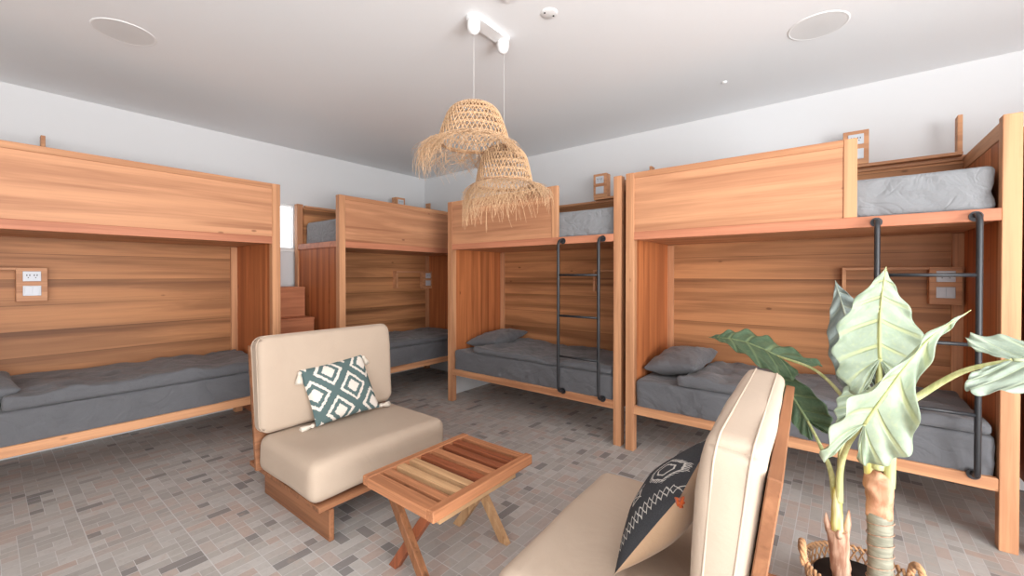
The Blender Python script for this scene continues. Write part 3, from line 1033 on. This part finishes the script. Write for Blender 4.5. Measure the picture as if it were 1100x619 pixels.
for i in range(52):
    a = 2 * PI * i / 52
    a2 = a + 0.16
    m.tube([(brad(HB) * math.cos(a) * 0.96, brad(HB) * math.sin(a) * 0.96, HB - 0.004), (brad(HB) * 1.01 * math.cos((a + a2) / 2), brad(HB) * 1.01 * math.sin((a + a2) / 2), HB + 0.010), (brad(HB) * 1.06 * math.cos(a2), brad(HB) * 1.06 * math.sin(a2), HB - 0.004)], 0.006, 5)
m.build('rim', M_RATTAN, t)
for ang in (R(188), R(20)):
    m = MB()
    c = Vector((math.cos(ang), math.sin(ang), 0)) * (brad(HB) + 0.010)
    tg = Vector((-math.sin(ang), math.cos(ang), 0))
    for k in range(3):
        pts = []
        for i in range(19):
            a = PI * i / 18
            tw = a * 5 + k * 2 * PI / 3
            rr = 0.0065
            base = c + tg * 0.048 * math.cos(a) + Vector((0, 0, HB - 0.005 + 0.068 * math.sin(a)))
            out = (tg * math.cos(a) + Vector((0, 0, math.sin(a))))
            nr = Vector((math.cos(ang), math.sin(ang), 0))
            pts.append(base + out * rr * math.cos(tw) + nr * rr * math.sin(tw))
        m.tube(pts, 0.0075, 6)
    m.build('handle', M_RATTAN, t)

t = thing('alocasia_plant', 'tall plant with large wavy pale green leaves standing in the seagrass basket', 'plant', (PX, PY, 0.03))
po = Vector((PX, PY, 0.03))
MB().lathe([(0.0, 0.0), (0.115, 0.0), (0.150, 0.145), (0.0, 0.150)], 32).build('soil', M_SOIL, t)

def stem_mat(name, c0, c1, sc=(60, 60, 6), bumpv=0.2):
    k = NT(name, 0.5, 0.35)
    tc = k.n('ShaderNodeTexCoord')
    n = k.noise(k.mapping(tc.outputs['Object'], sc), 1.0, 4, 0.6, 0.4)
    k.L(k.mix(k.smooth(n, 0.35, 0.68), c0, c1), k.b.inputs['Base Color'])
    k.bump(n, bumpv, 0.006)
    return k.m
M_PET = stem_mat('green_stalk', s2l(176, 182, 122), s2l(206, 206, 150))
M_PETY = stem_mat('yellow_green_stalk', s2l(196, 184, 84), s2l(212, 210, 160))
M_BARK = stem_mat('peeling_bark', s2l(212, 166, 134), s2l(172, 122, 92), (30, 30, 8), 0.5)
M_WRAP = stem_mat('grey_wrapped_stem', s2l(128, 128, 112), s2l(160, 158, 140), (8, 8, 60), 0.5)
M_HUSK = stem_mat('dry_husk', s2l(206, 172, 148), s2l(150, 108, 86), (50, 50, 6), 0.4)

def rel(p):
    return Vector(p) - po
def bez(pts, n=16):
    """smooth curve through the points (Catmull-Rom)"""
    P_ = [Vector(p) for p in pts]
    P_ = [P_[0] * 2 - P_[1]] + P_ + [P_[-1] * 2 - P_[-2]]
    out = []
    for i in range(1, len(P_) - 2):
        for j in range(n):
            t_ = j / n
            a, b, c, d = P_[i - 1], P_[i], P_[i + 1], P_[i + 2]
            out.append(0.5 * ((2 * b) + (c - a) * t_ + (2 * a - 5 * b + 4 * c - d) * t_ ** 2 + (3 * b - a - 3 * c + d) * t_ ** 3))
    out.append(P_[-2])
    return out
def petiole(pts, r0, r1, mat):
    c = [rel(p) for p in bez(pts, 10)]
    n = len(c)
    MB().tube(c, [r0 + (r1 - r0) * i / (n - 1) for i in range(n)], 10).build('leaf_stalk', mat, t)

# thick right-hand stem: wrapped lower part, peeling bark above
def stem_lathe(name, axis_pts, rads, mat, rough=0.0, seed=0):
    c = [rel(p) for p in bez(axis_pts, 8)]
    n = len(c)
    rr = []
    for i in range(n):
        f = i / (n - 1) * (len(rads) - 1)
        a = int(min(f, len(rads) - 2))
        rr.append(rads[a] + (rads[a + 1] - rads[a]) * (f - a))
    m = MB().tube(c, rr, 18)
    if rough:
        for v in m.bm.verts:
            v.co += Vector((nz(v.co, 30, seed), nz(v.co, 30, seed + 3), 0.4 * nz(v.co, 30, seed + 6))) * rough
    return m.build(name, mat, t)
stem_lathe('stem', [(0.131, 2.13, 0.16), (0.130, 2.125, 0.30), (0.127, 2.12, 0.49)], [0.041, 0.040, 0.038, 0.040], M_WRAP, 0.004, 2)
for i in range(7):
    z = 0.20 + i * 0.042
    a = [(0.129 + 0.0415 * math.cos(q), 2.123 + 0.0415 * math.sin(q), z + 0.010 * math.cos(q + 0.5)) for q in [2 * PI * j / 24 for j in range(25)]]
    MB().tube([rel(p) for p in a], 0.0018, 5, False).build('wrap_cord', M_HUSK, t)
stem_lathe('stem_bark', [(0.127, 2.118, 0.475), (0.124, 2.112, 0.56), (0.121, 2.106, 0.62), (0.120, 2.10, 0.655)], [0.037, 0.041, 0.043, 0.036, 0.010], M_BARK, 0.010, 5)
# left-hand stem in its dry husk
stem_lathe('stem_husk', [(0.016, 2.115, 0.15), (0.008, 2.11, 0.29), (0.000, 2.105, 0.385)], [0.030, 0.032, 0.034, 0.037], M_HUSK, 0.006, 9)
m = MB()
for k_, (aa, hh) in enumerate(((0.2, 0.10), (1.9, 0.05), (3.3, 0.07), (4.9, 0.03))):
    q0 = rel((0.0, 2.105, 0.37))
    d = Vector((math.cos(aa), math.sin(aa), 0))
    m.tube([q0 + d * 0.024, q0 + d * 0.034 + Vector((0, 0, hh * 0.5)), q0 + d * 0.037 + Vector((0, 0, hh))], [0.016, 0.012, 0.003], 6)
m.build('husk_flap', M_HUSK, t)
stem_lathe('stem', [(0.000, 2.10, 0.36), (-0.002, 2.10, 0.46), (-0.003, 2.095, 0.55)], [0.021, 0.020, 0.017, 0.013], M_PETY, 0.002, 4)

def leaf_mat(name, c0, c1, vein, trans=0.25, rough=0.42):
    k = NT(name, rough, 0.4)
    uvv, u, v = uvnodes(k)
    tc = k.n('ShaderNodeTexCoord')
    n = k.noise(tc.outputs['Object'], 14, 4, 0.6, 0.5)
    base = k.mix(k.smooth(n, 0.35, 0.7), c0, c1)
    q = k.math('FRACT', k.math('MULTIPLY', u, 9.0))
    e = k.math('ABSOLUTE', k.math('SUBTRACT', q, 0.5))
    vw = k.math('SUBTRACT', 1.0, k.smooth(e, 0.03, 0.11))
    vw = k.math('MULTIPLY', vw, k.math('SUBTRACT', 1.0, k.math('MULTIPLY', v, 0.65)))
    mr = k.math('SUBTRACT', 1.0, k.smooth(v, 0.03, 0.06))
    f2 = k.noise(k.mapping(uvv, (55, 9, 1)), 1.0, 2)
    base = k.mix(k.math('MULTIPLY', k.smooth(f2, 0.5, 0.7), 0.2), base, vein)
    col = k.mix(k.math('MAXIMUM', k.math('MULTIPLY', vw, 0.75), mr), base, vein)
    k.L(col, k.b.inputs['Base Color'])
    k.bump(k.math('ADD', k.math('SUBTRACT', 1.0, vw), k.math('MULTIPLY', f2, 0.25)), 0.6, 0.008)
    tr = k.n('ShaderNodeBsdfTranslucent')
    k.L(col, tr.inputs[0])
    mx = k.n('ShaderNodeMixShader')
    mx.inputs[0].default_value = trans
    k.L(k.b.outputs[0], mx.inputs[1])
    k.L(tr.outputs[0], mx.inputs[2])
    k.L(mx.outputs[0], k.t.nodes['Material Output'].inputs[0])
    return k.m
M_LPALE = leaf_mat('pale_leaf', s2l(172, 186, 164), s2l(156, 172, 148), s2l(204, 208, 146))
M_LGREY = leaf_mat('grey_green_leaf', s2l(152, 163, 158), s2l(132, 145, 141), s2l(176, 182, 164))
M_LDARK = leaf_mat('dark_green_leaf', s2l(92, 114, 86), s2l(74, 98, 72), s2l(136, 152, 108), 0.12)
M_LMID = leaf_mat('grey_sage_leaf', s2l(160, 172, 156), s2l(140, 154, 136), s2l(196, 204, 168))

OUT = [(1.0, 0.0), (0.93, 0.075), (0.82, 0.24), (0.66, 0.50), (0.46, 0.76), (0.24, 0.95), (0.04, 1.0), (-0.14, 0.93), (-0.30, 0.74), (-0.40, 0.52), (-0.39, 0.36), (-0.27, 0.20), (-0.12, 0.07), (0.0, 0.0)]
def outline(s):
    f = s * (len(OUT) - 1)
    i = int(min(f, len(OUT) - 2))
    t_ = f - i
    g = lambda j: OUT[max(0, min(len(OUT) - 1, j))]
    r = []
    for d in (0, 1):
        a, b, c, e = g(i - 1)[d], g(i)[d], g(i + 1)[d], g(i + 2)[d]
        r.append(0.5 * (2 * b + (c - a) * t_ + (2 * a - 5 * b + 4 * c - e) * t_ ** 2 + (3 * b - a - 3 * c + e) * t_ ** 3))
    return r
def leaf(att, tip, wl, wr, mat, bend=0.0, cup=0.1, wave=0.016, seed=0.0, lobe=(1.0, 1.0), narrow=0.0, via=None):
    """att: joint with the stalk, tip: leaf tip; wl / wr: vectors from the midrib to the widest margin each side"""
    A, Tp = rel(att), rel(tip)
    ax = Tp - A
    Ls = ax.length
    wl, wr = Vector(wl), Vector(wr)
    nrm = ax.cross(wr).normalized()
    m = MB()
    NSS, NR = 110, 12
    cv = bez([A] + [rel(q) for q in via] + [Tp], 12) if via else None
    def mid(u):
        if cv is not None and u > 0:
            f = min(u, 1.0) * (len(cv) - 1)
            i = int(min(f, len(cv) - 2))
            return cv[i].lerp(cv[i + 1], f - i)
        if cv is not None:
            return A + (cv[2] - cv[0]).normalized() * Ls * u
        return A + ax * u + nrm * bend * math.sin(PI * max(-0.4, min(1, u)))
    def taper(u):
        q = max(0.0, min(1.0, (u - 0.05) / 0.5))
        return 1 - narrow * q * q * (3 - 2 * q)
    for sg, wv, lb in ((-1, wl, lobe[0]), (1, wr, lobe[1])):
        def fn(s, r):
            u, v = outline(s)
            if u < 0:
                u *= lb
            v = max(0.0, v)
            um = max(0.0, u + 0.16 * v) if u > -0.05 else 0.0
            um = max(0.0, min(1.0, u + 0.20 * v - 0.0))
            sc = 1 + 0.05 * math.sin(s * 2 * PI * 9 + seed) * min(1, v * 2)
            mm = mid(um)
            ed = mid(u) + wv * (v * sc * taper(u))
            p = mm + (ed - mm) * r
            vv = v * r
            p = p + nrm * (cup * Ls * vv * vv) + nrm * wave * (r ** 2) * min(1, v * 1.6) * math.sin(s * 2 * PI * 9 + seed + 1.2)
            p = p + nrm * (-0.006) * math.cos(s * 2 * PI * 9) * math.sin(r * PI) * min(1, 2 * v) 
            return p
        if sg > 0:
            m.grid(fn, NSS, NR, True)
        else:
            m.grid(lambda s, r: fn(s, r), NSS, NR, True)
    # raised midrib
    rib = [mid(i / 14) - nrm * 0.001 for i in range(15)]
    n0 = len(m.bm.faces)
    m.tube(rib, [0.0055 * (1 - i / 15) + 0.0008 for i in range(15)], 6)
    m.bm.faces.ensure_lookup_table()
    for f in m.bm.faces[n0:]:
        for l in f.loops:
            l[m.uv].uv = (0.0, 0.0)
    bmesh.ops.remove_doubles(m.bm, verts=m.bm.verts, dist=0.0002)
    o = m.build('leaf', mat, t)
    md = o.modifiers.new('thickness', 'SOLIDIFY')
    md.thickness = 0.0012
    return o

# large upright leaf facing the room
leaf((0.122, 2.085, 1.085), (0.141, 2.135, 1.432), (-0.150, -0.02, 0.0), (0.112, 0.055, 0.0), M_LPALE, 0.015, -0.10, 0.013, 0.3, (1.0, 0.75))
# front leaf, lower
leaf((0.073, 1.930, 0.872), (0.345, 2.030, 1.284), (-0.082, -0.050, 0.066), (0.090, 0.062, -0.076), M_LPALE, 0.0, -0.10, 0.015, 1.1, (1.0, 0.62), 0.62, [(0.138, 1.925, 1.010), (0.235, 1.965, 1.180)])
# grey-green leaf behind
leaf((0.062, 2.245, 1.055), (-0.014, 2.35, 1.376), (-0.085, 0.03, -0.035), (0.115, 0.00, 0.03), M_LGREY, 0.02, -0.06, 0.019, 2.0, (1.35, 1.3))
# far left leaf over the bed
leaf((-0.240, 2.430, 1.000), (-0.575, 2.52, 1.050), (-0.02, 0.10, 0.085), (0.03, -0.15, -0.050), M_LDARK, 0.03, -0.08, 0.012, 0.9, (1.4, 0.6))
# lower left leaf hanging down
leaf((-0.110, 2.34, 0.730), (-0.278, 2.44, 0.968), (-0.040, 0.02, -0.045), (0.085, 0.00, 0.055), M_LDARK, 0.02, -0.1, 0.010, 1.9, (0.6, 0.6))
# right leaf reaching to the edge of the picture
leaf((0.432, 2.005, 1.132), (0.66, 1.98, 1.19), (-0.075, 0.06, 0.055), (-0.10, -0.10, -0.110), M_LMID, 0.02, -0.08, 0.010, 0.5, (0.5, 0.5))
# small pale leaf half hidden behind the front leaf
leaf((0.045, 2.10, 0.86), (0.090, 2.16, 1.02), (-0.06, -0.01, 0.02), (0.05, 0.02, -0.01), M_LPALE, 0.01, -0.1, 0.006, 2.6, (1.0, 1.0))

petiole([(0.121, 2.11, 0.66), (0.120, 2.11, 0.80), (0.121, 2.10, 0.95), (0.122, 2.090, 1.085)], 0.0215, 0.008, M_PET)
petiole([(0.098, 2.115, 0.62), (0.090, 2.12, 0.74), (0.088, 2.15, 0.90), (0.062, 2.245, 1.055)], 0.019, 0.006, M_PETY)
petiole([(0.152, 2.11, 0.60), (0.160, 2.11, 0.76), (0.185, 2.10, 0.90), (0.240, 2.085, 0.975), (0.330, 2.04, 1.075), (0.432, 2.008, 1.132)], 0.019, 0.006, M_PET)
petiole([(0.005, 2.095, 0.50), (0.008, 2.07, 0.64), (0.030, 2.01, 0.76), (0.073, 1.933, 0.872)], 0.014, 0.006, M_PET)
petiole([(-0.008, 2.105, 0.50), (-0.022, 2.15, 0.59), (-0.060, 2.24, 0.66), (-0.110, 2.34, 0.730)], 0.013, 0.005, M_PET)
petiole([(0.004, 2.11, 0.50), (0.010, 2.13, 0.68), (0.026, 2.16, 0.83), (0.013, 2.20, 0.895), (-0.084, 2.30, 0.975), (-0.240, 2.430, 1.000)], 0.012, 0.005, M_PET)

# ------------------------------------------------------------------ ceiling fittings and woven lampshades
FX, FY1, FY2 = -1.630, 1.726, 1.985
t = thing('ceiling_mount', 'white oblong ceiling plate with two rounded cord grips', 'ceiling light mount', (FX, (FY1 + FY2) / 2, ZC))
def capsule(a, b, r, z0, z1):
    m = MB()
    pts = []
    for i in range(13):
        an = PI * i / 12
        pts.append((r * math.cos(an), b + r * math.sin(an)))
    for i in range(13):
        an = PI + PI * i / 12
        pts.append((r * math.cos(an), a + r * math.sin(an)))
    lo = [m.bm.verts.new((x, y, z0)) for x, y in pts]
    hi = [m.bm.verts.new((x, y, z1)) for x, y in pts]
    m.bm.faces.new(lo[::-1])
    m.bm.faces.new(hi)
    for i in range(len(pts)):
        j = (i + 1) % len(pts)
        m.bm.faces.new((lo[i], lo[j], hi[j], hi[i]))
    bmesh.ops.bevel(m.bm, geom=[e for e in m.bm.edges if all(v.co.z == z0 for v in e.verts)], offset=0.006, segments=2, affect='EDGES')
    return m
hl = (FY2 - FY1) / 2
capsule(-hl, hl, 0.042, -0.024, 0.0).build('mount_plate', M_WHITE, t)
for s in (-1, 1):
    m = MB().lathe([(0.0005, -0.098), (0.014, -0.095), (0.026, -0.086), (0.034, -0.072), (0.037, -0.052), (0.036, -0.0245)], 24, (0, s * hl, 0))
    m.build('cord_grip', M_WHITE, t)

M_STRAW = fabric('straw', s2l(216, 180, 142), s2l(184, 144, 106), wr=0.1, weave=90, wscale=30)
M_STRAWD = fabric('straw_edge', s2l(180, 138, 100), s2l(140, 100, 68), wr=0.1, weave=90, wscale=30)
M_CORD = plain('clear_cord', (0.75, 0.74, 0.72, 1), 0.4)
def hat(label, x, y, ztop, zrim, Rr, brim, drop, seed, lean=(0, 0), mess=1.0):
    t = thing('pendant_lampshade', label, 'lampshade', (x, y, ztop))
    rn = random.Random(seed)
    H = ztop - zrim
    def prof(q):   # q 0 apex .. 1 rim
        a = q * PI * 0.5
        return Rr * math.sin(a) ** 0.85 * (1 + 0.03 * math.sin(q * 9 + seed)), -H * (1 - math.cos(a)) ** 1.08
    def pt(q, a, off=0.0):
        r, z = prof(q)
        r += off
        return Vector((r * math.cos(a) + lean[0] * (-z), r * math.sin(a) + lean[1] * (-z), z))
    m = MB()
    N = 46
    for sgn in (1, -1):
        for i in range(N):
            a0 = 2 * PI * (i + 0.3 * rn.random()) / N
            q0 = 0.04 if i % 3 == 0 else 0.22 if i % 3 == 1 else 0.34
            pts = [pt(q0 + (1 - q0) * j / 12, a0 + sgn * 0.95 * (q0 + (1 - q0) * j / 12), 0.0018 * sgn) for j in range(13)]
            m.tube(pts, 0.0024 + 0.0008 * rn.random(), 4, False)
    # dense twined bands with open rows between them
    nb = 7
    for b in range(nb):
        q = 0.14 + 0.84 * b / (nb - 1)
        for k in range(3):
            qq = q + (k - 1) * 0.014
            ph = rn.random() * 6
            pts = [pt(min(1.0, max(0.03, qq + 0.006 * math.sin(a * 16 + ph))), a, 0.0022 * math.sin(a * 40 + k * 2.1)) for a in [2 * PI * i / 90 for i in range(91)]]
            m.tube(pts, 0.0019, 4, False)
    m.tube([pt(0.02, a * 2 * PI / 16) for a in range(17)], 0.008, 6, False)
    m.build('woven_dome', M_STRAW, t)
    # rolled rim
    m = MB()
    for k in range(4):
        m.tube([pt(1.0, a, 0.004 * math.cos(k * 1.6)) + Vector((0, 0, 0.006 * math.sin(k * 1.6 + a * 12))) for a in [2 * PI * i / 64 for i in range(65)]], 0.0035, 5, False)
    m.build('rim', M_STRAWD, t)
    # loose brim strands flowing on from the weave, then falling as a fringe
    m = MB()
    nf = int(360 * mess)
    for i in range(nf):
        a = 2 * PI * rn.random()
        b0 = brim(a) * (0.75 + 0.45 * rn.random())
        d0 = drop(a) * (0.35 + 0.8 * rn.random() ** 1.3)
        tw = rn.choice((-1, 1)) * (0.25 + 0.35 * rn.random())
        base = pt(1.0, a)
        pts = []
        for j in range(9):
            f = j / 8
            rr = b0 * math.sin(f * PI * 0.52)
            zz = -d0 * f ** 1.9 - 0.01 * math.sin(f * PI)
            an = a + tw * f
            dirv = Vector((math.cos(an), math.sin(an), 0))
            bs = Vector((base.x, base.y, base.z)) if j == 0 else pt(1.0, an)
            pts.append(bs + dirv * rr + Vector((0, 0, zz)) + Vector((rn.gauss(0, 1), rn.gauss(0, 1), rn.gauss(0, 0.6))) * 0.0012 * f * mess)
        m.tube(pts, [0.0013 - 0.0007 * j / 8 for j in range(9)], 4, False)
    # curly stray ends
    for i in range(int(110 * mess)):
        a = 2 * PI * rn.random()
        base = pt(0.97, a)
        d = Vector((math.cos(a), math.sin(a), 0))
        tg = Vector((-math.sin(a), math.cos(a), 0))
        L = drop(a) * (0.5 + 0.8 * rn.random())
        w = rn.gauss(0, 1)
        pts = []
        for j in range(11):
            f = j / 10
            pts.append(base + d * (brim(a) * 0.8 * math.sin(f * PI * 0.6)) + tg * (0.05 * w * math.sin(f * PI * (0.8 + 0.5 * abs(w)))) + Vector((0, 0, -L * f * (1.0 - 0.25 * f * abs(w)))))
        m.tube(pts, 0.0008 + 0.0005 * rn.random(), 4, False)
    m.build('fringe', M_STRAW, t)
    m = MB()
    m.tube([(0.0, 0.0, -0.02), (0.0, 0.0, ZC - 0.0985 - ztop)], 0.0009, 6)
    m.build('cord', M_CORD, t)
    return t
hat('upper left woven straw lampshade with a long fringe', FX, FY1, 2.372, 2.150, 0.190,
    lambda a: 0.092 + 0.036 * math.cos(a - R(228)), lambda a: 0.135 + 0.06 * math.cos(a - R(240)), 11, (0.0, 0.0), 1.0)
hat('lower right woven straw lampshade with a tangled fringe', FX + 0.01, FY2, 2.196, 1.955, 0.170,
    lambda a: 0.095 + 0.02 * math.cos(a - R(30)), lambda a: 0.175 + 0.085 * math.cos(a - R(-95)), 23, (0.0, 0.0), 1.15)

def grille(label, x, y):
    t = thing('ceiling_speaker', label, 'ceiling speaker', (x, y, ZC))
    MB().lathe([(0.136, -0.0025), (0.139, -0.004), (0.144, -0.004), (0.148, -0.002), (0.149, 0.0)], 64).build('bezel', M_WHITE, t)
    k = bpy.data.materials.get('speaker_grille')
    if k is None:
        q = NT('speaker_grille', 0.6)
        tc = q.n('ShaderNodeTexCoord')
        vo = q.n('ShaderNodeTexVoronoi')
        q.L(tc.outputs['Object'], vo.inputs['Vector'])
        vo.inputs['Scale'].default_value = 260
        vo.inputs['Randomness'].default_value = 0.0
        q.L(q.mix(q.smooth(vo.outputs['Distance'], 0.25, 0.4), (0.45, 0.45, 0.45, 1), (0.78, 0.78, 0.78, 1)), q.b.inputs['Base Color'])
        k = q.m
    MB().lathe([(0.0, -0.003), (0.137, -0.0027)], 48).build('grille', k, t)
grille('round white ceiling speaker above the left bunk', -3.380, 0.540)
grille('round white ceiling speaker above the right bunk', -0.106, 3.030)
t = thing('ceiling_cover', 'round white blanking cover with two screws beside the ceiling mount', 'cover plate', (-1.274, 1.956, ZC))
MB().lathe([(0.0, -0.007), (0.040, -0.007), (0.046, -0.004), (0.048, 0.0)], 40).build('cover_disc', M_WHITE, t)
for s in (-1, 1):
    MB().tube([(0.012 * s, 0.026 * s, -0.0095), (0.012 * s, 0.026 * s, -0.006)], 0.005, 10).build('screw', M_HOLE, t)
m = MB().box(-0.055, 0.055, -0.055, 0.055, -0.018, 0.0, 0.004)
o = m.build('ceiling_box', M_WHITE)
o.location = (-1.335, 1.672, ZC)
tag(o, 'square white ceiling box at the top edge of the photo', 'ceiling box')
m = MB().lathe([(0.0, -0.012), (0.012, -0.011), (0.017, -0.006), (0.019, 0.0)], 24)
o = m.build('ceiling_sensor', M_WHITE)
o.location = (-0.688, 3.465, ZC)
tag(o, 'tiny round white sensor on the ceiling near the right bunk', 'sensor')
